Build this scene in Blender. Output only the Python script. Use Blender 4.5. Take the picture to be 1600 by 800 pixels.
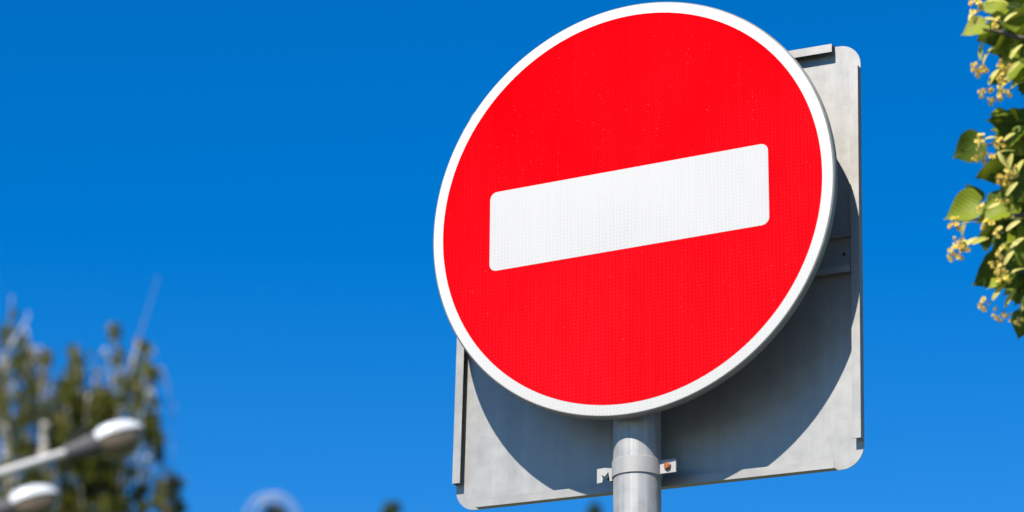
import bpy, bmesh, math, random
from mathutils import Vector, Matrix, Quaternion, noise
from math import sin, cos, pi, radians

for o in list(bpy.data.objects):
    bpy.data.objects.remove(o)
scene = bpy.context.scene
COL = scene.collection
R = random.Random(7)

# ---------------------------------------------------------------- camera, sky, sun, exposure
CAM_Z = 1.6
F_PX, PITCH, ROLL = 5363.56, 0.3514, 0.0100          # focal length in pixels of a 1600 px wide frame
FW = Vector((0, cos(PITCH), sin(PITCH)))
UP0 = Vector((0, -sin(PITCH), cos(PITCH)))
RT0 = Vector((1, 0, 0))
UP = cos(ROLL) * UP0 - sin(ROLL) * RT0
RT = cos(ROLL) * RT0 + sin(ROLL) * UP0
CAM = Vector((0, 0, CAM_Z))
cd = bpy.data.cameras.new('camera')
cam = bpy.data.objects.new('camera', cd)
COL.objects.link(cam)
cam.matrix_world = Matrix(((RT.x, UP.x, -FW.x, 0), (RT.y, UP.y, -FW.y, 0), (RT.z, UP.z, -FW.z, CAM_Z), (0, 0, 0, 1)))
cd.sensor_width = 36.0
cd.lens = F_PX / 1600 * 36.0
cd.clip_start = 0.05
cd.clip_end = 6000
cd.dof.use_dof = True
cd.dof.focus_distance = 5.43
cd.dof.aperture_fstop = 5.4
cd.dof.aperture_blades = 0
scene.camera = cam

SIGN_YAW = 0.4679
# towards the sun, in the frame of the sign: up 1.05, out 1, a hair to its left
_r = Vector((cos(SIGN_YAW), -sin(SIGN_YAW), 0))
_n = Vector((-sin(SIGN_YAW), -cos(SIGN_YAW), 0))
SUN = (_n * 1.0 + Vector((0, 0, 1.06)) - _r * 0.05).normalized()
SUN_EL = math.asin(SUN.z)
SUN_ROT = math.atan2(SUN.x, SUN.y)

w = bpy.data.worlds.new('World')
scene.world = w
w.use_nodes = True
nt = w.node_tree
bg = nt.nodes['Background']
sky = nt.nodes.new('ShaderNodeTexSky')
sky.sky_type = 'NISHITA'
sky.sun_disc = False
sky.sun_elevation = SUN_EL
sky.sun_rotation = SUN_ROT
sky.altitude = 300
sky.air_density = 1.0
sky.dust_density = 0.0
sky.ozone_density = 4.0
hs = nt.nodes.new('ShaderNodeHueSaturation')
hs.inputs['Saturation'].default_value = 1.44
hs.inputs['Hue'].default_value = 0.508
nt.links.new(sky.outputs[0], hs.inputs['Color'])
nt.links.new(hs.outputs[0], bg.inputs['Color'])
bg.inputs['Strength'].default_value = 0.092

sd = bpy.data.lights.new('sun', 'SUN')
sd.energy = 5.0
sd.angle = radians(0.5)
sd.color = (1.0, 0.95, 0.87)
sun = bpy.data.objects.new('sun', sd)
COL.objects.link(sun)
sun.rotation_euler = SUN.to_track_quat('Z', 'Y').to_euler()
sun.location = (-5, -10, 20)

scene.view_settings.view_transform = 'Standard'
scene.view_settings.look = 'None'
scene.view_settings.gamma = 1.0
scene.view_settings.exposure = 0.72
scene.view_settings.use_curve_mapping = False
scene.render.engine = 'CYCLES'
scene.render.resolution_x, scene.render.resolution_y = 1024, 512


# ---------------------------------------------------------------- helpers
def at(px, py, depth):
    """Point on the sight line of a photo pixel at a depth in metres."""
    return CAM + (FW + RT * ((px - 800) / F_PX) - UP * ((py - 400) / F_PX)) * depth


def link(name, me, mat=None, parent=None, smooth=False):
    if mat is not None:
        for m in (mat if isinstance(mat, (list, tuple)) else [mat]):
            me.materials.append(m)
    if smooth:
        me.polygons.foreach_set('use_smooth', [True] * len(me.polygons))
    o = bpy.data.objects.new(name, me)
    COL.objects.link(o)
    if parent:
        o.parent = parent
    return o


def pyd(name, v, f, mat=None, parent=None, smooth=False, mi=None):
    me = bpy.data.meshes.new(name)
    me.from_pydata(v, [], f)
    if mi:
        me.polygons.foreach_set('material_index', mi)
    me.update()
    return link(name, me, mat, parent, smooth)


def bmobj(name, bm, mat=None, parent=None, smooth=False):
    bmesh.ops.recalc_face_normals(bm, faces=bm.faces[:])
    me = bpy.data.meshes.new(name)
    bm.to_mesh(me)
    bm.free()
    return link(name, me, mat, parent, smooth)


def empty(name, loc, rz=0, parent=None):
    o = bpy.data.objects.new(name, None)
    o.empty_display_size = 0.2
    COL.objects.link(o)
    o.location = loc
    o.rotation_euler = (0, 0, rz)
    if parent:
        o.parent = parent
    return o


def tag(o, label=None, cat=None, group=None, kind=None):
    for k, v in (('label', label), ('category', cat), ('group', group), ('kind', kind)):
        if v:
            o[k] = v
    return o


def autosmooth(o, ang=35):
    me = o.data
    me.polygons.foreach_set('use_smooth', [True] * len(me.polygons))
    bm = bmesh.new()
    bm.from_mesh(me)
    for e in bm.edges:
        if len(e.link_faces) != 2 or e.calc_face_angle(0) > radians(ang):
            e.smooth = False
    bm.to_mesh(me)
    bm.free()
    return o


def lathe_y(prof, seg=160):
    """Profile of (radius, y) turned round the y axis; closed if first and last are on the axis or equal."""
    bm = bmesh.new()
    rings = []
    for r, y in prof:
        if r < 1e-6:
            rings.append([bm.verts.new((0, y, 0))])
        else:
            rings.append([bm.verts.new((r * cos(2 * pi * k / seg), y, r * sin(2 * pi * k / seg))) for k in range(seg)])
    for a, b in zip(rings, rings[1:]):
        for k in range(seg):
            k2 = (k + 1) % seg
            vs = [a[k % len(a)], a[k2 % len(a)], b[k2 % len(b)], b[k % len(b)]]
            u = []
            for x in vs:
                if x not in u:
                    u.append(x)
            if len(u) > 2:
                bm.faces.new(u)
    return bm


def plate_bm(outline, y0, y1):
    """Flat plate from an (x, z) outline between two y values."""
    bm = bmesh.new()
    a = [bm.verts.new((x, y0, z)) for x, z in outline]
    b = [bm.verts.new((x, y1, z)) for x, z in outline]
    bm.faces.new(a)
    bm.faces.new(b[::-1])
    n = len(a)
    for i in range(n):
        j = (i + 1) % n
        bm.faces.new((a[i], b[i], b[j], a[j]))
    return bm


def round_rect(hw, hh, rad, seg=10, cx=0, cz=0):
    pts = []
    for (sx, sz, a0) in ((1, 1, 0), (-1, 1, 90), (-1, -1, 180), (1, -1, 270)):
        for k in range(seg + 1):
            a = radians(a0 + 90 * k / seg)
            pts.append((cx + sx * (hw - rad) + rad * cos(a), cz + sz * (hh - rad) + rad * sin(a)))
    return pts


def box(bm, x0, x1, y0, y1, z0, z1):
    vs = [bm.verts.new(p) for p in ((x0, y0, z0), (x1, y0, z0), (x1, y1, z0), (x0, y1, z0), (x0, y0, z1), (x1, y0, z1), (x1, y1, z1), (x0, y1, z1))]
    for f in ((0, 1, 2, 3), (4, 5, 6, 7), (0, 1, 5, 4), (1, 2, 6, 5), (2, 3, 7, 6), (3, 0, 4, 7)):
        bm.faces.new([vs[i] for i in f])
    return vs


def extrude_profile(prof, axis, a0, a1, bevel=0.0):
    """Closed 2-D profile (p, q) swept along an axis. axis 'x': (p,q)->(y,z); axis 'z': (p,q)->(x,y)."""
    bm = bmesh.new()
    def P(p, q, a):
        return (a, p, q) if axis == 'x' else (p, q, a)
    A = [bm.verts.new(P(p, q, a0)) for p, q in prof]
    B = [bm.verts.new(P(p, q, a1)) for p, q in prof]
    bm.faces.new(A)
    bm.faces.new(B[::-1])
    n = len(A)
    for i in range(n):
        j = (i + 1) % n
        bm.faces.new((A[i], B[i], B[j], A[j]))
    if bevel:
        bmesh.ops.recalc_face_normals(bm, faces=bm.faces[:])
        bmesh.ops.bevel(bm, geom=bm.edges[:], offset=bevel, segments=2, affect='EDGES', clamp_overlap=True)
    return bm


def tube_data(pts, rads, seg=8, v=None, f=None):
    """A tapering tube through points; returns verts, faces."""
    v = [] if v is None else v
    f = [] if f is None else f
    pts = [Vector(p) for p in pts]
    n = len(pts)
    base = len(v)
    ref = None
    for i, p in enumerate(pts):
        t = (pts[min(i + 1, n - 1)] - pts[max(i - 1, 0)]).normalized()
        if ref is None:
            ref = t.cross(Vector((0.31, 0.87, 0.41))).normalized()
        ref = (ref - t * ref.dot(t)).normalized()
        b = t.cross(ref)
        for k in range(seg):
            a = 2 * pi * k / seg
            v.append(tuple(p + (ref * cos(a) + b * sin(a)) * rads[i]))
    for i in range(n - 1):
        for k in range(seg):
            k2 = (k + 1) % seg
            f.append((base + i * seg + k, base + i * seg + k2, base + (i + 1) * seg + k2, base + (i + 1) * seg + k))
    f.append(tuple(base + k for k in range(seg))[::-1])
    f.append(tuple(base + (n - 1) * seg + k for k in range(seg)))
    return v, f


def spline(pts, per=6):
    """Catmull-Rom through points."""
    P = [Vector(p) for p in pts]
    P = [P[0] * 2 - P[1]] + P + [P[-1] * 2 - P[-2]]
    out = []
    for i in range(1, len(P) - 2):
        a, b, c, d = P[i - 1], P[i], P[i + 1], P[i + 2]
        for k in range(per):
            t = k / per
            out.append(0.5 * ((2 * b) + (c - a) * t + (2 * a - 5 * b + 4 * c - d) * t * t + (3 * b - a - 3 * c + d) * t ** 3))
    out.append(P[-2])
    return out


# ---------------------------------------------------------------- materials
class Mat:
    def __init__(s, name):
        s.m = bpy.data.materials.new(name)
        s.m.use_nodes = True
        s.t = s.m.node_tree
        s.b = s.t.nodes['Principled BSDF']
        s.out = s.t.nodes['Material Output']
        s.tc = s.t.nodes.new('ShaderNodeTexCoord')

    def n(s, kind, **kw):
        x = s.t.nodes.new(kind)
        for k, v in kw.items():
            if k in x.inputs:
                x.inputs[k].default_value = v
            else:
                setattr(x, k, v)
        return x

    def l(s, a, b):
        s.t.links.new(a, b)

    def coords(s, scale=(1, 1, 1), kind='Object'):
        mp = s.n('ShaderNodeMapping')
        mp.inputs['Scale'].default_value = scale
        s.l(s.tc.outputs[kind], mp.inputs['Vector'])
        return mp.outputs['Vector']

    def noise(s, scale, vec, detail=4, rough=0.55):
        x = s.n('ShaderNodeTexNoise', Scale=scale, Detail=detail, Roughness=rough)
        s.l(vec, x.inputs['Vector'])
        return x.outputs['Fac']

    def ramp(s, fac, stops):
        x = s.n('ShaderNodeValToRGB')
        e = x.color_ramp.elements
        while len(e) < len(stops):
            e.new(0.5)
        for i, (p, c) in enumerate(stops):
            e[i].position = p
            e[i].color = (*c, 1) if len(c) == 3 else c
        s.l(fac, x.inputs['Fac'])
        return x.outputs['Color']

    def math(s, op, a, b=None, c=None):
        x = s.n('ShaderNodeMath', operation=op)
        for i, v in enumerate((a, b, c)):
            if v is None:
                continue
            if isinstance(v, (int, float)):
                x.inputs[i].default_value = v
            else:
                s.l(v, x.inputs[i])
        return x.outputs[0]

    def mix(s, fac, a, b, blend='MIX'):
        x = s.n('ShaderNodeMix', data_type='RGBA', blend_type=blend)
        for sock, v in ((x.inputs[0], fac), (x.inputs[6], a), (x.inputs[7], b)):
            if isinstance(v, (int, float)):
                sock.default_value = v
            elif isinstance(v, tuple):
                sock.default_value = (*v, 1) if len(v) == 3 else v
            else:
                s.l(v, sock)
        return x.outputs[2]

    def bump(s, h, strength, dist, to=None):
        x = s.n('ShaderNodeBump', Strength=strength, Distance=dist)
        s.l(h, x.inputs['Height'])
        s.l(x.outputs['Normal'], (to or s.b).inputs['Normal'])
        return x

    def set(s, **kw):
        for k, v in kw.items():
            k = k.replace('_', ' ')
            s.b.inputs[k].default_value = (*v, 1) if isinstance(v, tuple) and len(v) == 3 else v


def sheeting(name, base, light, mark_strength):
    """Prismatic road-sign sheeting: small scale-like cells in columns under a smooth film."""
    m = Mat(name)
    sep = m.n('ShaderNodeSeparateXYZ')
    m.l(m.tc.outputs['Object'], sep.inputs[0])
    x, z = sep.outputs['X'], sep.outputs['Z']
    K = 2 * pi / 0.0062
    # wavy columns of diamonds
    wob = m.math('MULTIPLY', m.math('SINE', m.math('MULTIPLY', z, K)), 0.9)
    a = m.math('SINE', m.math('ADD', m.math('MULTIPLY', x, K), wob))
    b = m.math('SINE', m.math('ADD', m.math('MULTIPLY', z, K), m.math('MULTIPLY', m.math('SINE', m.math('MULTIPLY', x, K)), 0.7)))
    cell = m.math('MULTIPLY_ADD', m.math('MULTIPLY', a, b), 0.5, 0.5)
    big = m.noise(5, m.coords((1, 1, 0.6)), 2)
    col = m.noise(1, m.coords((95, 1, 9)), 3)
    glint_mask = m.math('SUBTRACT', m.math('ADD', m.math('MULTIPLY', big, 1.2), m.math('MULTIPLY', z, -1.1)), 0.1)  # grows downwards; on red, the film's sparkle painted into the colour
    glint_mask.node.use_clamp = True
    cover = m.math('MULTIPLY', glint_mask, m.math('ADD', col, 0.35))
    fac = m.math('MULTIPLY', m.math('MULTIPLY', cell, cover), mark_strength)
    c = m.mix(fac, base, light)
    c = m.mix(m.math('MULTIPLY', m.noise(3.1, m.coords((1, 1, 0.7)), 5, 0.6), 0.16), c, light)
    grime = m.noise(220, m.coords((1, 1, 1)), 3)
    c = m.mix(m.math('MULTIPLY', m.math('GREATER_THAN', grime, 0.745), 0.35), c, (0.25, 0.17, 0.09))
    m.l(c, m.b.inputs['Base Color'])
    # tilted prism facets catch the sun here and there
    vor = m.n('ShaderNodeTexVoronoi', Scale=900.0)
    m.l(m.coords((1, 0.0, 1)), vor.inputs['Vector'])
    nm = m.n('ShaderNodeVectorMath', operation='SUBTRACT')
    m.l(vor.outputs['Color'], nm.inputs[0])
    nm.inputs[1].default_value = (0.5, 0.5, 0.5)
    sc = m.n('ShaderNodeVectorMath', operation='SCALE', Scale=0.6)
    m.l(nm.outputs[0], sc.inputs[0])
    geo = m.n('ShaderNodeNewGeometry')
    ad = m.n('ShaderNodeVectorMath', operation='ADD')
    m.l(geo.outputs['Normal'], ad.inputs[0])
    m.l(sc.outputs[0], ad.inputs[1])
    nz = m.n('ShaderNodeVectorMath', operation='NORMALIZE')
    m.l(ad.outputs[0], nz.inputs[0])
    m.set(Roughness=0.45, Specular_IOR_Level=0.0, Coat_Roughness=0.16)
    m.l(m.math('MULTIPLY', m.ramp(m.noise(1, m.coords((60, 1, 4)), 2), [(0.5, (0, 0, 0)), (0.7, (1, 1, 1))]), 0.0028), m.b.inputs['Coat Weight'])
    m.l(nz.outputs[0], m.b.inputs['Coat Normal'])
    return m.m


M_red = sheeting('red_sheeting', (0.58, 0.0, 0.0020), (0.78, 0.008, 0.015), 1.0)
M_white = sheeting('white_sheeting', (0.50, 0.49, 0.475), (0.345, 0.34, 0.332), 1.0)
M_border = sheeting('white_border_sheeting', (0.56, 0.548, 0.525), (0.45, 0.44, 0.425), 0.8)


def galvanised(name, c0, c1, streak=60, dirt=0.35, metal=0.25, rough=0.5):
    m = Mat(name)
    st = m.noise(1, m.coords((streak, streak, 3.0)), 6, 0.65)
    mott = m.noise(34, m.coords(), 5, 0.6)
    f = m.math('ADD', m.math('MULTIPLY', st, 0.6), m.math('MULTIPLY', mott, 0.4))
    c = m.ramp(f, [(0.36, c0), (0.64, c1)])
    d = m.noise(9, m.coords((1, 1, 0.35)), 8, 0.75)
    c = m.mix(m.math('MULTIPLY', m.ramp(d, [(0.52, (0, 0, 0)), (0.75, (1, 1, 1))]), dirt), c, (0.20, 0.175, 0.14))
    m.l(c, m.b.inputs['Base Color'])
    m.set(Metallic=metal, Roughness=rough)
    r = m.ramp(mott, [(0.3, (rough - .04,) * 3), (0.7, (rough + .05,) * 3)])
    m.l(r, m.b.inputs['Roughness'])
    m.bump(m.noise(420, m.coords((1, 1, .6)), 3), 0.25, 0.0004)
    return m.m


M_plate = galvanised('weathered_grey_sheet_metal', (0.295, 0.284, 0.262), (0.37, 0.36, 0.336), 34, 0.16, 0.42, 0.46)
M_edge = galvanised('grey_folded_metal', (0.30, 0.285, 0.26), (0.355, 0.34, 0.315), 50, 0.3, 0.5, 0.48)
M_pole = galvanised('galvanised_steel_pole', (0.26, 0.255, 0.247), (0.42, 0.412, 0.398), 170, 0.25, 0.3, 0.55)
M_clamp = galvanised('galvanised_clamp', (0.30, 0.295, 0.28), (0.37, 0.365, 0.35), 40, 0.3, 0.2, 0.6)
M_rim = galvanised('grey_sign_rim', (0.20, 0.198, 0.17), (0.28, 0.275, 0.24), 30, 0.45, 0.2, 0.5)


def rust():
    m = Mat('rusty_steel')
    f = m.noise(240, m.coords(), 6, 0.7)
    m.l(m.ramp(f, [(0.3, (0.12, 0.035, 0.012)), (0.52, (0.34, 0.10, 0.03)), (0.75, (0.50, 0.20, 0.08))]), m.b.inputs['Base Color'])
    m.set(Roughness=0.9)
    m.bump(f, 0.6, 0.001)
    return m.m


M_rust = rust()


def simple(name, c0, c1, scale=8, rough=0.7, metal=0.0, coat=0.0):
    m = Mat(name)
    f = m.noise(scale, m.coords(), 5, 0.6)
    m.l(m.ramp(f, [(0.3, c0), (0.7, c1)]), m.b.inputs['Base Color'])
    m.set(Roughness=rough, Metallic=metal, Coat_Weight=coat)
    return m.m


M_dark = simple('dark_hole', (0.02, 0.02, 0.02), (0.03, 0.03, 0.03))
M_cowl = simple('white_enamel_cowl', (0.55, 0.57, 0.58), (0.66, 0.67, 0.67), 5, 0.25, 0, 0.6)
M_neck = simple('dull_grey_casting', (0.045, 0.042, 0.048), (0.07, 0.066, 0.072), 10, 0.7)
M_bowl = simple('aged_amber_lamp_bowl', (0.10, 0.072, 0.045), (0.15, 0.11, 0.075), 6, 0.35)
M_arm = simple('painted_lamp_pipe', (0.33, 0.32, 0.32), (0.40, 0.39, 0.385), 10, 0.5, 0.2)


def leafmat(name, dark, light, trans, vein=True, scale=1.0, tw=0.35):
    m = Mat(name)
    oi = m.n('ShaderNodeObjectInfo')
    nz = m.noise(30 * scale, m.coords(), 3)
    f = m.math('ADD', m.math('MULTIPLY', nz, 0.5), m.math('MULTIPLY', oi.outputs['Random'], 0.5))
    c = m.ramp(f, [(0.2, dark), (0.8, light)])
    if vein:
        sep = m.n('ShaderNodeSeparateXYZ')
        m.l(m.tc.outputs['Object'], sep.inputs[0])
        ax = m.math('ABSOLUTE', sep.outputs['X'])
        mid = m.math('LESS_THAN', ax, 0.0009)
        s = m.math('SINE', m.math('MULTIPLY', m.math('SUBTRACT', sep.outputs['Y'], m.math('MULTIPLY', ax, 0.9)), 2 * pi / 0.0095))
        side = m.math('GREATER_THAN', s, 0.93)
        v = m.math('MAXIMUM', mid, m.math('MULTIPLY', side, 0.6))
        c = m.mix(m.math('MULTIPLY', v, 0.55), c, (0.22, 0.28, 0.07))
        m.bump(m.math('MULTIPLY', s, 0.5), 0.35, 0.0012)
    m.l(c, m.b.inputs['Base Color'])
    m.set(Roughness=0.5, Specular_IOR_Level=0.22)
    tr = m.n('ShaderNodeBsdfTranslucent')
    tr.inputs['Color'].default_value = (*trans, 1)
    mx = m.n('ShaderNodeMixShader')
    mx.inputs[0].default_value = tw
    m.l(m.b.outputs[0], mx.inputs[1])
    m.l(tr.outputs[0], mx.inputs[2])
    m.l(mx.outputs[0], m.out.inputs['Surface'])
    return m.m


M_lin_dark = leafmat('linden_leaf', (0.022, 0.05, 0.003), (0.11, 0.155, 0.010), (0.20, 0.25, 0.015))
M_lin_pale = leafmat('linden_young_leaf', (0.17, 0.22, 0.010), (0.31, 0.34, 0.02), (0.34, 0.38, 0.03))
M_bract = leafmat('linden_bract', (0.48, 0.45, 0.08), (0.68, 0.60, 0.20), (0.5, 0.5, 0.1), False)
M_flower = leafmat('linden_flower', (0.88, 0.64, 0.08), (0.97, 0.84, 0.28), (0.8, 0.6, 0.2), False, 6, 0.2)
M_stalk = simple('green_stalk', (0.12, 0.14, 0.04), (0.18, 0.2, 0.06), 40)
M_bark = simple('brown_bark', (0.06, 0.045, 0.035), (0.14, 0.11, 0.085), 25, 0.9)
M_birchleaf = leafmat('birch_leaf', (0.008, 0.012, 0.002), (0.115, 0.115, 0.012), (0.15, 0.17, 0.02), False, 0.12, 0.2)
M_farleaf = leafmat('distant_leaf', (0.03, 0.05, 0.012), (0.06, 0.085, 0.02), (0.10, 0.14, 0.03), False, 0.05, 0.25)


def birchbark():
    m = Mat('birch_bark')
    f = m.noise(1, m.coords((3, 3, 14)), 5, 0.7)
    m.l(m.ramp(f, [(0.36, (0.10, 0.08, 0.07)), (0.46, (0.55, 0.50, 0.44)), (0.8, (0.72, 0.68, 0.62))]), m.b.inputs['Base Color'])
    m.set(Roughness=0.75)
    return m.m


M_birch = birchbark()
M_tan = simple('tan_bark', (0.30, 0.20, 0.13), (0.45, 0.32, 0.22), 6, 0.8)

# ---------------------------------------------------------------- setting: ground, road, pavement
M_grass = simple('meadow_ground', (0.05, 0.075, 0.02), (0.10, 0.12, 0.045), 0.6, 0.95)
M_asph = simple('asphalt', (0.045, 0.045, 0.047), (0.075, 0.073, 0.07), 40, 0.9)
M_conc = simple('worn_dark_paving', (0.09, 0.088, 0.085), (0.14, 0.136, 0.13), 12, 0.9)
g = bmesh.new()
bmesh.ops.create_grid(g, x_segments=40, y_segments=40, size=2500)
tag(bmobj('ground', g, M_grass), kind='structure')
g = bmesh.new()
box(g, -60, 60, -6, 4.2, -0.2, 0.004)
tag(bmobj('road', g, M_asph), kind='structure')
g = bmesh.new()
box(g, -60, 60, 4.35, 7.2, -0.2, 0.125)
tag(bmobj('pavement', g, M_conc), kind='structure')
g = bmesh.new()
box(g, -60, 60, 4.203, 4.347, -0.2, 0.135)
bmesh.ops.bevel(g, geom=g.edges[:], offset=0.015, segments=2, affect='EDGES')
tag(bmobj('kerb', g, M_conc), kind='structure')

# ---------------------------------------------------------------- the sign
DISC = Vector((0.1824, 5.0713, CAM_Z + 1.9466))
POLE_R = 0.0375
POLE_DEPTH = 0.060
axis = DISC - 0.0127 * _r - POLE_DEPTH * _n
sign = empty('road_sign', (axis.x, axis.y, 0.125), -SIGN_YAW)
tag(sign, 'round red no entry sign with white bar, square sign back and grey pole', 'road sign')
L = Vector((0.0127, -POLE_DEPTH, DISC.z - 0.125))          # disc centre in the sign's frame (x right, y away, z up)

# pole with a cap
pv, pf = [], []
top = L.z + 0.30
bm = bmesh.new()
seg = 72
rings = []
for rr_, zz in ((POLE_R, 0), (POLE_R, top), (POLE_R - 0.002, top + 0.002)):
    rings.append([bm.verts.new((rr_ * cos(2 * pi * k / seg), rr_ * sin(2 * pi * k / seg), zz)) for k in range(seg)])
for a, b in zip(rings, rings[1:]):
    for k in range(seg):
        bm.faces.new((a[k], a[(k + 1) % seg], b[(k + 1) % seg], b[k]))
bm.faces.new(rings[0][::-1])
bm.faces.new(rings[-1])
autosmooth(bmobj('pole', bm, M_pole, sign))

# round panel: white faced sheet, rolled grey rim, red field, white bar
Rot = Matrix.Rotation(-0.0171, 4, 'X') @ Matrix.Rotation(-0.0088, 4, 'Y')
bm = lathe_y([(0, 0), (0.3455, 0), (0.3472, 0.0006), (0.3472, 0.0016), (0, 0.0016)], 200)
panel = autosmooth(bmobj('round_panel', bm, M_border, sign), 50)
panel.matrix_basis = Matrix.Translation(L) @ Rot
bm = lathe_y([(0.3474, 0.0008), (0.3490, 0.0018), (0.3500, 0.0036), (0.3500, 0.0140), (0.3488, 0.0158), (0.3465, 0.0164), (0.3425, 0.0160), (0.3425, 0.0142), (0.3460, 0.0142), (0.3474, 0.0125), (0.3474, 0.0008)], 200)
autosmooth(bmobj('rim', bm, M_rim, panel), 50)
bm = lathe_y([(0, -0.0004), (0.3299, -0.0004), (0.3299, 0.0001), (0, 0.0001)], 200)
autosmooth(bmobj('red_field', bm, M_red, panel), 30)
bm = plate_bm(round_rect(0.2426, 0.0681, 0.0125, 10, -0.0017, -0.005), -0.0008, -0.0003)
bmobj('white_bar', bm, M_white, panel)
bm = lathe_y([(0, 0.0018), (0.3470, 0.0018), (0.3470, 0.003), (0, 0.003)], 120)
autosmooth(bmobj('back_sheet', bm, M_plate, panel), 30)
# mounting rails behind the disc
for dz in (0.16, -0.16):
    bm = extrude_profile([(0.0032, -0.02), (0.0205, -0.02), (0.0205, 0.02), (0.0032, 0.02)], 'x', -0.26, 0.26, 0.001)
    o = bmobj('mounting_rail', bm, M_plate, panel)
    o.location.z = dz

# square panel seen from behind
PL = L + Vector((-0.0015, 0.113, -0.0866))
sq_rot = Matrix.Rotation(0.0183, 4, 'Y')
bm = plate_bm(round_rect(0.351, 0.351, 0.036, 12), 0.0, 0.002)
sq = autosmooth(bmobj('square_panel', bm, M_plate, sign))
sq.matrix_basis = Matrix.Translation(PL) @ sq_rot
E_, D_, LW, T_, EL = 0.3515, 0.0140, 0.0140, 0.0012, 0.3078
for ang in (0, 90, 180, 270):
    # L-section along the side: a wall standing on the sheet edge with a lip folded inwards
    prof = [(E_, 0.0005), (E_, -D_), (E_ - LW, -D_), (E_ - LW, -D_ + T_), (E_ - T_, -D_ + T_), (E_ - T_, 0.0005)]
    bm = extrude_profile(prof, 'z', -EL, EL, 0.0003)
    o = bmobj('folded_edge', bm, M_edge, sq)
    o.matrix_basis = Matrix.Rotation(radians(ang), 4, 'Y')
# channel rail across the middle
prof = [(-0.0002, -0.0310), (-0.0002, 0.0250), (-0.0130, 0.0250), (-0.0130, 0.0236), (-0.0016, 0.0236), (-0.0016, -0.0262), (-0.0130, -0.0262), (-0.0130, -0.0365), (-0.0118, -0.0365), (-0.0118, -0.0310)]
bm = extrude_profile(prof, 'x', -0.336, 0.336)
rail = bmobj('channel_rail', bm, M_plate, sq)
for sx in (-1, 1):
    bm = lathe_y([(0, -0.0030), (0.0028, -0.0030), (0.0028, -0.0012), (0, -0.0012)], 16)
    o = bmobj('hole_disc', bm, M_dark, rail)  # dark disc added in place of an open hole in the web
    o.location = (sx * 0.3215, 0, -0.003)


def clamp(z, name='pole_clamp'):
    """Strap bent round the front of the pole with two flat ears, a rusty bolt and a slotted ear."""
    c = empty(name, (0, 0, z), 0, sign)
    ri, ro, hh = POLE_R + 0.0003, POLE_R + 0.0021, 0.0135
    bm = bmesh.new()
    sg = 36
    prof = [(ri, -hh + .0004), (ri + .0004, -hh), (ro - .0005, -hh), (ro, -hh + .0006), (ro, hh - .0006), (ro - .0005, hh), (ri + .0004, hh), (ri, hh - .0004)]
    rings = []
    for k in range(sg + 1):
        a = pi + pi * k / sg
        rings.append([bm.verts.new((rr * cos(a), rr * sin(a), zz)) for rr, zz in prof])
    for a, b in zip(rings, rings[1:]):
        for k in range(8):
            bm.faces.new((a[k], a[(k + 1) % 8], b[(k + 1) % 8], b[k]))
    bm.faces.new(rings[0])
    bm.faces.new(rings[-1][::-1])
    autosmooth(bmobj('strap', bm, M_clamp, c), 22)
    # right ear, plain plate with side return
    x0, x1, eh = POLE_R + 0.0016, 0.0665, 0.0112
    bm = plate_bm([(x0, -eh), (x1, -eh), (x1, eh), (x0, eh)], -0.0012, 0.0012)
    bmesh.ops.recalc_face_normals(bm, faces=bm.faces[:])
    bmesh.ops.bevel(bm, geom=bm.edges[:], offset=0.0006, segments=2, affect='EDGES')
    bmobj('ear', bm, M_clamp, c)
    # left ear with a torn slot open at its lower edge
    xs = [(-x0, eh), (-0.0685, eh - 0.001), (-0.0685, -eh - 0.002), (-0.0595, -eh - 0.001), (-0.0585, -eh + 0.0035), (-0.0605, 0.0005), (-0.0560, -0.0035), (-0.0535, -0.0020), (-0.0490, 0.0035), (-0.0475, -0.0050), (-0.0465, -eh - 0.001), (-x0, -eh)]
    bm = plate_bm(xs, -0.0012, 0.0012)
    bmobj('ear', bm, M_clamp, c)
    # bolts: hexagonal rusty head on a washer
    for sx, vis in ((1, True), (-1, False)):
        bm = bmesh.new()
        yb = -0.0014
        for rad, ya, yb2, n in ((0.0058, -0.0062, -0.0012, 6), (0.003, 0.0, 0.03, 12)):
            if not vis and n == 6:
                continue
            ga = [bm.verts.new((rad * cos(2 * pi * k / n + .3), ya, rad * sin(2 * pi * k / n + .3))) for k in range(n)]
            gb = [bm.verts.new((rad * cos(2 * pi * k / n + .3), yb2, rad * sin(2 * pi * k / n + .3))) for k in range(n)]
            bm.faces.new(ga)
            bm.faces.new(gb[::-1])
            for k in range(n):
                bm.faces.new((ga[k], ga[(k + 1) % n], gb[(k + 1) % n], gb[k]))
        if vis:
            bmesh.ops.recalc_face_normals(bm, faces=bm.faces[:])
            bmesh.ops.bevel(bm, geom=[e for e in bm.edges if all(abs(v.co.y + 0.0062) < 1e-6 for v in e.verts)], offset=0.0012, segments=2, affect='EDGES')
        o = bmobj('bolt', bm, M_rust if vis else M_dark, c)
        o.location = (sx * 0.0528, 0.0, 0.0 if vis else -0.004)
    # rear half of the strap
    bm = bmesh.new()
    rings = []
    for k in range(sg + 1):
        a = pi * k / sg
        rings.append([bm.verts.new((rr * cos(a), rr * sin(a), zz)) for rr, zz in prof])
    for a, b in zip(rings, rings[1:]):
        for k in range(8):
            bm.faces.new((a[k], a[(k + 1) % 8], b[(k + 1) % 8], b[k]))
    autosmooth(bmobj('strap', bm, M_clamp, c), 22)
    return c


clamp(L.z - 0.4190)


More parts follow.
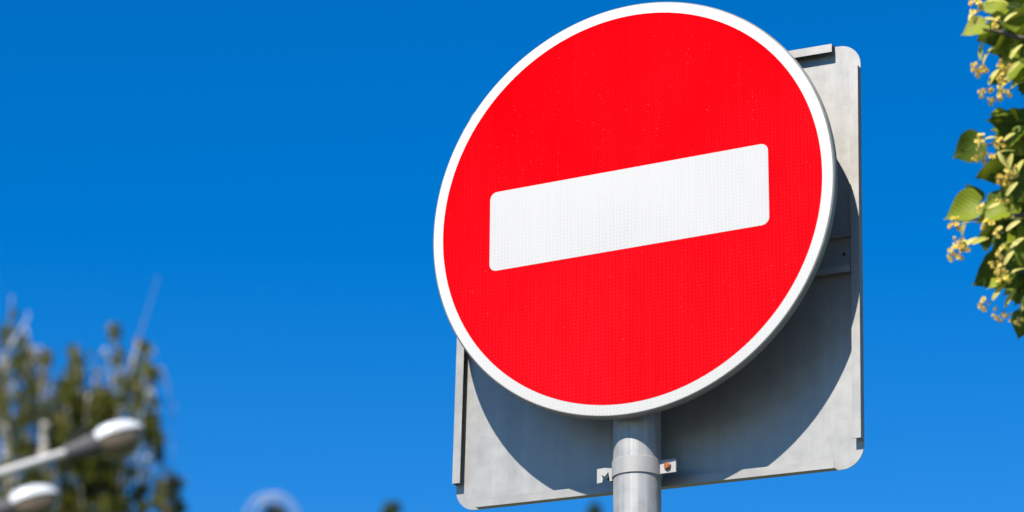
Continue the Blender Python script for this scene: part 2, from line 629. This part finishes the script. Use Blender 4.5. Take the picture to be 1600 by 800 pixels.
# ---------------------------------------------------------------- street lamps at the left
def street_lamp(neck, uptilt, rz, label, scale=1.0):
    """Post, curved pipe arm, cast neck, enamel cowl and bowl. neck: world point where the head meets the pipe."""
    dirv = Vector((cos(uptilt) * cos(rz), cos(uptilt) * sin(rz), sin(uptilt)))
    base = Vector((neck.x - 1.75 * cos(rz), neck.y - 1.75 * sin(rz), 0))
    root = empty('street_lamp', base, 0)
    tag(root, label, 'street lamp', 'street lamps beside the birch')
    nk = neck - base
    # post
    v, f = tube_data([(0, 0, 0), (0, 0, 1.2), (0, 0, 1.25), (0, 0, nk.z - 1.0)], [0.085, 0.085, 0.06, 0.05], 20)
    autosmooth(pyd('post', v, f, M_arm, root))
    # arm
    pts = spline([(0, 0, nk.z - 1.0), (0.0, 0, nk.z - 0.8), Vector((0, 0, 0)) + nk - dirv * 1.35 + Vector((-.12 * cos(rz), -.12 * sin(rz), -.12)), nk - dirv * 0.9, nk - dirv * 0.4, nk + dirv * 0.06], 7)
    v, f = tube_data(pts, [0.034 * scale] * len(pts), 18)
    autosmooth(pyd('arm', v, f, M_arm, root), 60)
    # head frame: u along the arm, s sideways, t up
    u = dirv
    s = Vector((-sin(rz), cos(rz), 0))
    t = u.cross(s) * -1 if u.cross(s).z < 0 else u.cross(s)
    head = empty('lamp_head', nk, 0, root)

    def loft(name, secs, mat, a0, a1, closed, seg=22):
        V, F = [], []
        for (x, cy, hw, hu, hd) in secs:
            for k in range(seg):
                a = a0 + (a1 - a0) * k / (seg if closed else seg - 1)
                ca, sa = cos(a), sin(a)
                hgt = hu if sa > 0 else hd
                V.append(tuple((u * x + s * (hw * math.copysign(abs(ca) ** 0.8, ca)) + t * (cy + hgt * math.copysign(abs(sa) ** 0.8, sa))) * scale))
        n = len(secs)
        for i in range(n - 1):
            for k in range(seg if closed else seg - 1):
                k2 = (k + 1) % seg
                F.append((i * seg + k, i * seg + k2, (i + 1) * seg + k2, (i + 1) * seg + k))
        if closed:
            F.append(tuple(range(seg))[::-1])
            F.append(tuple((n - 1) * seg + k for k in range(seg)))
        else:
            F.append(tuple(range(seg)))
            F.append(tuple((n - 1) * seg + k for k in range(seg))[::-1])
            F.append(tuple(i * seg for i in range(n)) + tuple(i * seg + seg - 1 for i in range(n - 1, -1, -1)))
        return autosmooth(pyd(name, V, F, mat, head), 50)
    loft('neck', [(-0.02, 0, 0.046, 0.046, 0.046), (0.03, 0, 0.056, 0.052, 0.056), (0.10, 0.0, 0.076, 0.060, 0.070), (0.205, 0.004, 0.095, 0.066, 0.078)], M_neck, 0, 2 * pi, True)
    loft('cowl', [(0.185, 0.0, 0.098, 0.068, 0.01), (0.225, 0.006, 0.112, 0.084, 0.01), (0.28, 0.010, 0.124, 0.090, 0.01), (0.36, 0.008, 0.126, 0.090, 0.01), (0.43, 0.002, 0.112, 0.074, 0.01), (0.475, -0.004, 0.085, 0.050, 0.01), (0.495, -0.010, 0.045, 0.03, 0.01), (0.50, -0.012, 0.01, 0.01, 0.01)], M_cowl, 0, pi, False)
    loft('bowl', [(0.185, -0.004, 0.080, 0.01, 0.06), (0.23, -0.002, 0.106, 0.01, 0.105), (0.31, 0.002, 0.116, 0.01, 0.140), (0.39, 0.002, 0.112, 0.01, 0.135), (0.45, -0.006, 0.090, 0.01, 0.085), (0.485, -0.014, 0.05, 0.01, 0.03)], M_bowl, 2 * pi, pi, False)
    return root


street_lamp(at(107, 707, 20.0), radians(21), radians(8), 'upper street lamp with white cowl and long bare arm before the birch', 0.92)
street_lamp(at(-26, 805, 20.8), radians(19), radians(8), 'lower street lamp, its white cowl cut by the bottom left corner', 0.95)


# ---------------------------------------------------------------- leafy masses
def leaf_cloud(points, size, name, mat, parent, rnd, hang=0.5, offset=Vector()):
    """Many small pointed leaves as one mesh."""
    V, F = [], []
    for p in points:
        a = rnd.uniform(0, 2 * pi)
        el = rnd.uniform(-1.2, 0.5) * hang * 2
        d = Vector((cos(a) * cos(el), sin(a) * cos(el), sin(el)))
        sd_ = d.cross(Vector((rnd.uniform(-1, 1), rnd.uniform(-1, 1), rnd.uniform(-1, 1)))).normalized()
        nn = d.cross(sd_)
        l = size * rnd.uniform(0.6, 1.3)
        wv = l * 0.36
        q = p - offset
        b = len(V)
        V += [tuple(q), tuple(q + d * l * .4 + sd_ * wv + nn * l * .08), tuple(q + d * l), tuple(q + d * l * .4 - sd_ * wv + nn * l * .08)]
        F += [(b, b + 1, b + 2), (b, b + 2, b + 3)]
    o = pyd(name, V, F, mat, parent)
    tag(o, kind='stuff')
    return o


def in_ball(rnd):
    while True:
        p = Vector((rnd.uniform(-1, 1), rnd.uniform(-1, 1), rnd.uniform(-1, 1)))
        if p.length < 1:
            return p


def birch():
    rnd = random.Random(21)
    DB = 45.0
    base = at(60, 900, DB)
    base.z = 0
    root = empty('birch_tree', base)
    tag(root, 'tall birch with pale stems and dark olive leaves behind the street lamps', 'tree')

    def loc(x, y, dd=0.0):
        return at(x, y, DB + dd) - base
    fork = loc(70, 1150)
    v, f = tube_data(spline([(0, 0, 0), (0.1, 0, 2.5), fork * 0.7 + Vector((0.15, 0, 0)), fork, loc(60, 900)], 5), [0.20 - 0.005 * i for i in range(21)], 14)
    pyd('trunk', v, f, M_birch, root, True)
    stems = [
        ([fork, loc(95, 830), (120, 778, 0), (186, 648, 0), (206, 570, .2), (216, 535, .2)], .12, .02, M_birch),
        ([(214, 540, .2), (220, 518, .2), (234, 475, .2), (247, 432, .2)], .016, .003, M_tan),
        ([fork, loc(-20, 830), (2, 640, -.5), (14, 545, -.5), (18, 462, -.5)], .05, .008, M_tan),
        ([fork, loc(60, 860), (74, 700, .8), (58, 600, .8), (40, 512, .8)], .06, .012, M_birch),
        ([fork, loc(150, 850), (146, 720, -.4), (126, 610, -.4), (119, 548, -.4)], .05, .012, M_birch),
        ([fork, loc(205, 850), (232, 700, .5), (236, 610, .5), (230, 535, .5)], .05, .01, M_birch),
        ([fork, loc(240, 880), (262, 760, .1), (270, 700, .1), (273, 630, .1)], .035, .004, M_tan),
        ([(80, 668, -.2), (108, 645, -.2), (140, 622, -.2), (170, 612, -.2)], .07, .05, M_tan),
        ([fork, loc(20, 840), (10, 640, .9), (8, 600, .9), (6, 560, .9)], .08, .06, M_birch),
        ([fork, loc(88, 880), (70, 735, -.9), (69, 690, -.9), (72, 660, -.9)], .07, .06, M_birch),
        ([(186, 648, 0.1), (190, 600, .1), (182, 550, .1), (172, 506, .1)], .03, .008, M_birch),
        ([(14, 545, -.4), (32, 515, -.4), (42, 500, -.4), (44, 488, -.4)], .025, .012, M_birch),
    ]
    for pts, r0, r1, mt in stems:
        P = [p if isinstance(p, Vector) else loc(*p) for p in pts]
        S = spline(P, 5)
        n = len(S)
        v, f = tube_data(S, [r1 + (r0 - r1) * (1 - i / (n - 1)) ** 2.2 for i in range(n)], 8)
        pyd('branch', v, f, mt, root, True)
    # fine drooping twigs
    for _ in range(75):
        x, y = rnd.uniform(-5, 275), rnd.uniform(540, 760)
        if x > 245 and y < 730:
            continue
        dx, l, dd = rnd.uniform(-22, 22), rnd.uniform(40, 95), rnd.uniform(-1.2, 1.2)
        S = spline([loc(x, y, dd), loc(x + dx * .5, y - 10, dd), loc(x + dx, y + l * .4, dd), loc(x + dx * 1.1, y + l, dd)], 4)
        v, f = tube_data(S, [.016 - .0008 * i for i in range(13)], 5)
        pyd('twig', v, f, M_birch if rnd.random() < .6 else M_tan, root, True)
    clumps = [  # px x, y, half width, half height, leaves
        (34, 565, 15, 34, 240), (40, 625, 22, 30, 170), (76, 556, 13, 16, 70), (58, 598, 16, 26, 110), (120, 572, 12, 32, 200),
        (108, 622, 22, 34, 420), (150, 640, 30, 34, 520), (112, 690, 28, 44, 620), (152, 716, 34, 46, 700), (150, 775, 38, 34, 700), (172, 512, 9, 10, 40),
        (182, 545, 10, 22, 60), (226, 540, 9, 13, 60), (216, 572, 12, 16, 60), (200, 605, 20, 26, 150), (238, 600, 10, 26, 90),
        (228, 650, 18, 40, 330), (244, 690, 12, 22, 130), (262, 752, 20, 14, 170), (276, 775, 14, 24, 120), (250, 785, 20, 16, 110), (205, 752, 24, 24, 160),
        (6, 560, 12, 40, 100), (8, 640, 16, 46, 190), (34, 690, 26, 34, 240), (70, 655, 18, 34, 220), (66, 735, 26, 34, 260),
        (30, 775, 30, 30, 300), (92, 780, 26, 30, 300), (205, 790, 26, 16, 130), (18, 505, 8, 24, 26), (6, 730, 16, 24, 120)]
    pts = []
    for (x, y, hx, hy, n) in clumps:
        sub = [in_ball(rnd) for _ in range(max(4, n // 22))]
        for _ in range(int(n * (2.4 if 85 < x < 190 and y > 600 else 1.5))):
            c = rnd.choice(sub)
            q = in_ball(rnd)
            pts.append(at(x + 1.1 * hx * (c.x + .45 * q.x), y + 1.05 * hy * (c.z + .45 * q.z), DB + 1.3 * c.y + .3 * q.y))
    for _ in range(1500):      # loose leaves between the clumps
        y = 545 + 270 * rnd.random() ** 0.7
        pts.append(at(rnd.uniform(-10, 215 + 70 * (y - 545) / 270), y, DB + rnd.uniform(-1.5, 1.5)))
    # the rest of the crown, below and left of the frame
    for _ in range(9000):
        q = in_ball(rnd)
        z = 11.0 + 5.2 * q.z
        wdt = 2.9 * (1 - 0.35 * max(0, q.z))
        p = Vector((base.x - 0.4 + wdt * q.x, base.y + wdt * q.y, z))
        d = (p - CAM)
        dep = d.dot(FW)
        px, py = 800 + F_PX * d.dot(RT) / dep, 400 - F_PX * d.dot(UP) / dep
        if py < 815 and px > -12:
            continue
        if py < 520:
            continue
        pts.append(p)
    leaf_cloud(pts, 0.085, 'crown', M_birchleaf, root, rnd, 0.6, base)


birch()


def far_tree(px, py, depth, hw, label, seed, arch=False, lean=0.0):
    """A distant tree whose top just reaches into the frame."""
    rnd = random.Random(seed)
    tip = at(px, py, depth)
    base = Vector((tip.x - lean * 2, tip.y, 0))
    root = empty('distant_tree', base)
    tag(root, label, 'tree')
    h = tip.z
    v, f = tube_data(spline([(0, 0, 0), (0.1, 0, h * .3), (lean, 0, h * .7), tip - base - Vector((0, 0, 0.25))], 6), [0.22 - 0.0115 * i for i in range(19)], 10)
    pyd('trunk', v, f, M_birch if arch else M_bark, root, True)
    pts = []
    for _ in range(5200):
        q = in_ball(rnd)
        tz = rnd.random() ** 0.75
        rad = hw * (0.06 + 0.94 * (1 - tz) ** 0.8)
        pts.append(Vector((base.x + lean * 2 * (tz ** 2) + rad * q.x, base.y + rad * q.y, h * (0.3 + 0.7 * tz) + 0.1 * q.z)))
    leaf_cloud(pts, 0.14, 'crown', M_birchleaf if arch else M_farleaf, root, rnd, 0.6, base)
    if arch:
        k = depth / F_PX
        for (cx, cy, rx, ry, rad) in ((425, 812, 44, 42, .009), (421, 815, 39, 40, .007), (430, 817, 34, 44, .007), (425, 818, 28, 36, .006), (419, 818, 22, 36, .006)):
            P = [at(cx - rx * cos(a), cy - ry * sin(a), depth - .3) - base for a in [pi * i / 14 for i in range(15)]]
            v, f = tube_data(P, [rad] * 15, 8)
            pyd('drooping_branch', v, f, M_birch, root, True)
    return root


far_tree(428, 792, 62, 2.6, 'distant tree with an arching pale branch at the bottom edge', 5, arch=True)
far_tree(612, 788, 70, 2.2, 'distant dark treetop just showing left of the square sign back', 6, lean=0.5)
far_tree(930, 788, 74, 2.2, 'distant treetop just showing left of the pole under the sign', 8, lean=0.2)


# ---------------------------------------------------------------- flowering linden at the right
def linden():
    rnd = random.Random(11)
    DL = 6.8
    base = Vector((2.75, 6.9, 0.125))
    root = empty('linden_tree', base)
    tag(root, 'flowering linden tree with heart shaped leaves and cream blossom at right', 'tree')

    def loc(x, y, dd=0.0):
        return at(x, y, DL + dd) - base
    v, f = tube_data(spline([(0, 0, 0), (0.03, 0.02, 1.2), (-0.05, 0.03, 2.4), (0.02, 0, 3.6), (0, 0, 5.0)], 6), [0.13 - 0.0042 * i for i in range(25)], 16)
    pyd('trunk', v, f, M_bark, root, True)

    # heart-shaped leaf, stalk end at the origin, tip along +y
    def leaf_mesh(name, mat, fold, droop, wob, seed):
        r2 = random.Random(seed)
        n = 9
        V, F = [], []
        rows = []
        half = [0.010, 0.030, 0.0365, 0.0375, 0.0350, 0.0295, 0.0215, 0.0120, 0.0035]
        for i in range(n):
            t = i / (n - 1)
            y = 0.070 * t
            zc = -droop * (t ** 1.6) * 0.03
            row = []
            for k, s in enumerate((-1, -.55, 0, .55, 1)):
                back = -0.010 * abs(s) * (1 - t) ** 3 if i < 3 else 0
                x = half[i] * s * (1 + 0.06 * r2.uniform(-1, 1))
                z = zc + fold * abs(x) + wob * 0.004 * sin(9 * t + 3 * s)
                row.append(len(V))
                V.append((x, y + back, z))
            rows.append(row)
        for a, b in zip(rows, rows[1:]):
            for k in range(4):
                F.append((a[k], a[k + 1], b[k + 1], b[k]))
        # tip and stalk
        V.append((0, 0.078, -droop * 0.033))
        tip = len(V) - 1
        for k in range(4):
            F.append((rows[-1][k], rows[-1][k + 1], tip))
        mi = [0] * len(F)
        tv, tf = tube_data([(0, -0.034, 0.006), (0, -0.016, 0.004), (0, 0.002, 0.0005)], [0.0009, 0.0008, 0.0008], 5)
        b0 = len(V)
        V += tv
        F += [tuple(i + b0 for i in q) for q in tf]
        mi += [1] * len(tf)
        me = bpy.data.meshes.new(name)
        me.from_pydata(V, [], F)
        me.polygons.foreach_set('material_index', mi)
        me.polygons.foreach_set('use_smooth', [True] * len(F))
        me.materials.append(mat)
        me.materials.append(M_stalk)
        me.update()
        return me
    darks = [leaf_mesh('leaf', M_lin_dark, fo, dr, wo, s) for fo, dr, wo, s in ((.18, .5, .6, 1), (.30, .9, .8, 2), (.08, .3, 1.0, 3), (-.15, 1.2, .7, 4))]
    pales = [leaf_mesh('leaf', M_lin_pale, fo, dr, wo, s) for fo, dr, wo, s in ((.25, .6, .6, 5), (.45, 1.0, .5, 6), (-.1, .8, .9, 7))]

    def blossom_mesh(seed):
        r2 = random.Random(seed)
        V, F, mi = [], [], []

        def add(v, f, m):
            b0 = len(V)
            V.extend(v)
            F.extend(tuple(i + b0 for i in q) for q in f)
            mi.extend([m] * len(f))
        # bract: a narrow tongue along +y
        bv, bf = [], []
        hw = [.003, .0055, .0070, .0075, .0072, .006, .003]
        for i, h_ in enumerate(hw):
            t = i / 6
            for s in (-1, 0, 1):
                bv.append((h_ * s, 0.050 * t, 0.005 * sin(pi * t) + 0.002 * abs(s)))
        for i in range(6):
            for k in range(2):
                bf.append((i * 3 + k, i * 3 + k + 1, i * 3 + k + 4, i * 3 + k + 3))
        add(bv, bf, 0)
        # hanging cyme from the middle of the bract
        j = Vector((0, 0.030, 0.004))
        hub = j + Vector((0.004, 0.026, -0.012))
        add(*tube_data([j, (j + hub) / 2 + Vector((0, 0, .002)), hub], [.0007, .0006, .0006], 4), 1)
        for k in range(r2.choice((8, 9, 10))):
            a = r2.uniform(0, 2 * pi)
            e = hub + Vector((cos(a) * r2.uniform(.004, .020), r2.uniform(.002, .026), sin(a) * r2.uniform(.003, .018) + .008))
            add(*tube_data([hub, e], [.0005, .0005], 4), 1)
            dirn = (e - hub).normalized()
            sx = dirn.cross(Vector((.3, .1, .9))).normalized()
            sy = dirn.cross(sx)
            fv, ff = [], []
            for q in range(5):       # petals
                b = 2 * pi * q / 5 + a
                out = sx * cos(b) + sy * sin(b)
                sd_ = sx * -sin(b) + sy * cos(b)
                p0 = len(fv)
                fv += [tuple(e), tuple(e + out * .0045 + sd_ * .0034 + dirn * .0016), tuple(e + out * .0085 + dirn * .0042), tuple(e + out * .0045 - sd_ * .0034 + dirn * .0016)]
                ff.append((p0, p0 + 1, p0 + 2, p0 + 3))
            for q in range(16):      # stamens
                o_ = (dirn * r2.uniform(.5, 1) + sx * r2.uniform(-.8, .8) + sy * r2.uniform(-.8, .8)).normalized() * r2.uniform(.006, .0085)
                sd_ = o_.cross(dirn + Vector((.01, .02, .03))).normalized() * .0013
                p0 = len(fv)
                fv += [tuple(e), tuple(e + o_ + sd_), tuple(e + o_ * 1.15), tuple(e + o_ - sd_)]
                ff.append((p0, p0 + 1, p0 + 2, p0 + 3))
            add(fv, ff, 2)
        me = bpy.data.meshes.new('blossom')
        me.from_pydata(V, [], F)
        me.polygons.foreach_set('material_index', mi)
        for m in (M_bract, M_stalk, M_flower):
            me.materials.append(m)
        me.update()
        return me
    blos = [blossom_mesh(s) for s in (1, 2, 3, 4)]
    # twigs: each carries its own leaves and blossoms
    limb_root = Vector((0.0, 0.0, 3.3))
    twig_px = [  # points from outside the frame to the twig's end, y range it serves
        ([(1800, 40, .25), (1690, 48, .1), (1610, 60, 0), (1560, 50, 0), (1535, 45, -.02)], (-60, 155)),
        ([(1800, 210, .2), (1690, 200, .1), (1620, 205, 0), (1570, 220, 0), (1535, 228, 0)], (155, 292)),
        ([(1800, 330, .2), (1690, 325, .1), (1610, 335, 0), (1550, 340, 0), (1494, 345, 0)], (292, 400)),
        ([(1800, 450, .2), (1690, 430, .1), (1620, 425, 0), (1580, 425, 0), (1555, 432, 0)], (400, 700)),
    ]
    twigs = []
    limb_tip = loc(1800, 210, .2)
    v, f = tube_data(spline([limb_root, limb_root * .6 + limb_tip * .4 + Vector((0, 0, .15)), limb_tip], 6), [.05 - .0025 * i for i in range(13)], 10)
    pyd('limb', v, f, M_bark, root, True)
    for P, rng in twig_px:
        S = [loc(*p) for p in P]
        S = [limb_root * .25 + limb_tip * .75] + S
        S = spline(S, 5)
        n = len(S)
        v, f = tube_data(S, [.010 - .0082 * i / (n - 1) for i in range(n)], 7)
        twigs.append((pyd('twig', v, f, M_bark, root, True), rng, S))

    def orient(ang, tilt, spin):
        """Tip direction: ang degrees in the picture plane (0 right, 90 up), tilted towards the viewer, spun on its own axis."""
        a = radians(ang)
        d = (RT * cos(a) + UP * sin(a)) * cos(radians(tilt)) - FW * sin(radians(tilt))
        nrm = -FW - d * (-FW).dot(d)
        nrm.normalize()
        nrm = Quaternion(d, radians(spin)) @ nrm
        x = d.cross(nrm)
        return Matrix((x, d, nrm)).transposed().to_4x4()

    def put(me, kind, x, y, dd, ang, tilt, spin, size):
        tw = min(twigs, key=lambda t: 0 if t[1][0] <= y < t[1][1] else 1)[0]
        o = bpy.data.objects.new(kind, me)
        COL.objects.link(o)
        o.parent = tw
        o.matrix_basis = Matrix.Translation(loc(x, y, dd)) @ orient(ang, tilt, spin) @ Matrix.Diagonal((size, size, size, 1))
    # leaf: stalk point px, depth offset, direction, tilt, spin, size
    leaves = [
        # top group
        ('p', 1572, 10, -.04, 168, 10, 35, .62), ('p', 1540, 38, 0, 195, 5, 40, .60), ('d', 1560, 48, .05, 215, -20, -20, .62), ('d', 1592, 62, .06, 230, 10, 20, .75),
        ('d', 1600, 84, .02, 205, -15, 10, .72), ('d', 1606, 20, .08, 160, 0, -30, .8), ('d', 1610, 105, .04, 250, 10, 25, .7), ('p', 1598, 100, -.03, 215, 20, 60, .6),
        ('p', 1605, 118, -.05, 200, 0, 65, .5), ('d', 1566, 112, .05, 235, 15, -35, .42), ('d', 1570, 20, .06, 150, 0, 30, .5),
        # middle group
        ('d', 1534, 222, .0, 205, -12, 12, .80), ('d', 1592, 188, .0, 190, 0, -28, .72), ('d', 1612, 175, .03, 235, 10, 30, .66), ('p', 1572, 178, -.02, 172, 12, 55, .40),
        ('d', 1570, 258, .06, 215, -8, -25, .75), ('d', 1606, 270, .02, 228, 8, 15, .95), ('d', 1610, 225, .07, 250, 12, 15, .85), ('p', 1602, 205, -.02, 205, 10, 60, .5),
        # lower middle group
        ('p', 1530, 318, -.03, 194, 0, 28, .84), ('d', 1532, 312, .04, 140, 5, -38, .50), ('p', 1572, 330, -.05, 186, 8, 45, .70), ('d', 1575, 312, .05, 205, -10, 20, .8),
        ('d', 1610, 305, .03, 240, 10, 10, .9), ('d', 1560, 350, .04, 230, 5, -20, .62), ('d', 1590, 355, .06, 215, 0, 20, .8), ('d', 1614, 350, .02, 250, 0, -20, .8), ('d', 1545, 365, .05, 250, 10, 40, .45),
        # bottom group
        ('d', 1580, 412, -.02, 207, 5, 10, .98), ('p', 1578, 425, -.05, 197, 18, 72, .65), ('d', 1610, 405, .04, 215, -10, 25, .8), ('d', 1614, 440, .05, 235, 10, -25, .7),
        ('d', 1606, 488, -.01, 248, 5, 14, .66), ('d', 1600, 395, .05, 195, 0, -40, .6),
    ]
    for yy, n in ((25, 6), (80, 6), (205, 6), (245, 6), (290, 5), (330, 6), (375, 6), (415, 4), (450, 4)):
        for _ in range(n):
            leaves.append((rnd.choice('dppp'), rnd.uniform(1588, 1635), yy + rnd.uniform(-18, 14), rnd.uniform(.03, .14), rnd.uniform(185, 265), rnd.uniform(5, 45), rnd.uniform(-40, 40), rnd.uniform(.55, .85)))
    for (k, x, y, dd, ang, ti, sp, sz) in leaves:
        put(rnd.choice(darks if k == 'd' else pales), 'leaf', x, y, dd, ang, ti, sp, sz * 1.12)
    for _ in range(26):
        y = rnd.choice((rnd.uniform(0, 110), rnd.uniform(185, 440)))
        put(rnd.choice(pales + darks[:1]), 'leaf', rnd.uniform(1572, 1625), y, rnd.uniform(.02, .10), rnd.uniform(180, 240), rnd.uniform(0, 40), rnd.uniform(-35, 35), rnd.uniform(.6, .8))
    flowers = [
        (1575, 6, -.06, 178, 60, .9), (1568, 36, -.05, 170, 40, .85), (1536, 66, -.04, 262, 30, .75), (1552, 74, -.05, 240, 55, .8), (1562, 108, -.05, 235, 30, .8), (1575, 118, -.05, 240, 20, .8), (1598, 70, -.06, 230, 40, .8), (1604, 128, -.06, 205, 60, .8),
        (1560, 216, -.05, 186, 50, .6), (1585, 236, -.05, 192, 70, .8), (1530, 214, -.05, 262, 20, .6), (1560, 236, -.06, 300, 20, .75), (1582, 240, -.06, 255, 10, .8), (1600, 250, -.06, 240, 30, .8),
        (1530, 348, -.05, 186, 70, .75), (1512, 340, -.04, 255, 40, .75), (1528, 372, -.05, 215, 35, .85), (1545, 372, -.05, 200, 25, .8), (1585, 340, -.06, 190, 65, .8), (1572, 378, -.06, 240, 35, .7), (1600, 372, -.06, 220, 30, .8),
        (1590, 20, -.09, 215, 40, .7), (1594, 96, -.10, 225, 20, .7), (1586, 208, -.10, 215, 30, .6), (1590, 285, -.10, 230, 20, .7), (1566, 318, -.10, 200, 30, .6), (1594, 345, -.10, 215, 20, .7), (1584, 392, -.10, 235, 20, .7),
        (1572, 444, -.06, 230, 30, .85), (1588, 452, -.06, 240, 35, .85), (1606, 458, -.05, 250, 20, .8), (1604, 420, -.06, 200, 60, .8),
    ]
    for (x, y, dd, ang, sp, sz) in flowers:
        put(rnd.choice(blos), 'blossom', x, y, dd, ang, rnd.uniform(-10, 20), sp + 15, sz * 0.98)
    # leaves of the same twigs just outside the frame
    for _ in range(60):
        y = rnd.uniform(-60, 520)
        put(rnd.choice(darks + pales[:1]), 'leaf', rnd.uniform(1625, 1780), y, rnd.uniform(-.08, .12), rnd.uniform(170, 290), rnd.uniform(-25, 25), rnd.uniform(-40, 40), rnd.uniform(.7, 1.0))
    # the rest of the crown as one mass
    pts = []
    while len(pts) < 6500:
        q = in_ball(rnd)
        p = Vector((base.x + 0.25 + 1.55 * q.x, base.y + .4 + 1.6 * q.y, 4.4 + 2.1 * q.z))
        d = p - CAM
        dep = d.dot(FW)
        if 800 + F_PX * d.dot(RT) / dep < 1690:
            continue
        pts.append(p)
    leaf_cloud(pts, 0.085, 'crown', M_lin_dark, root, rnd, 0.6, base)


linden()
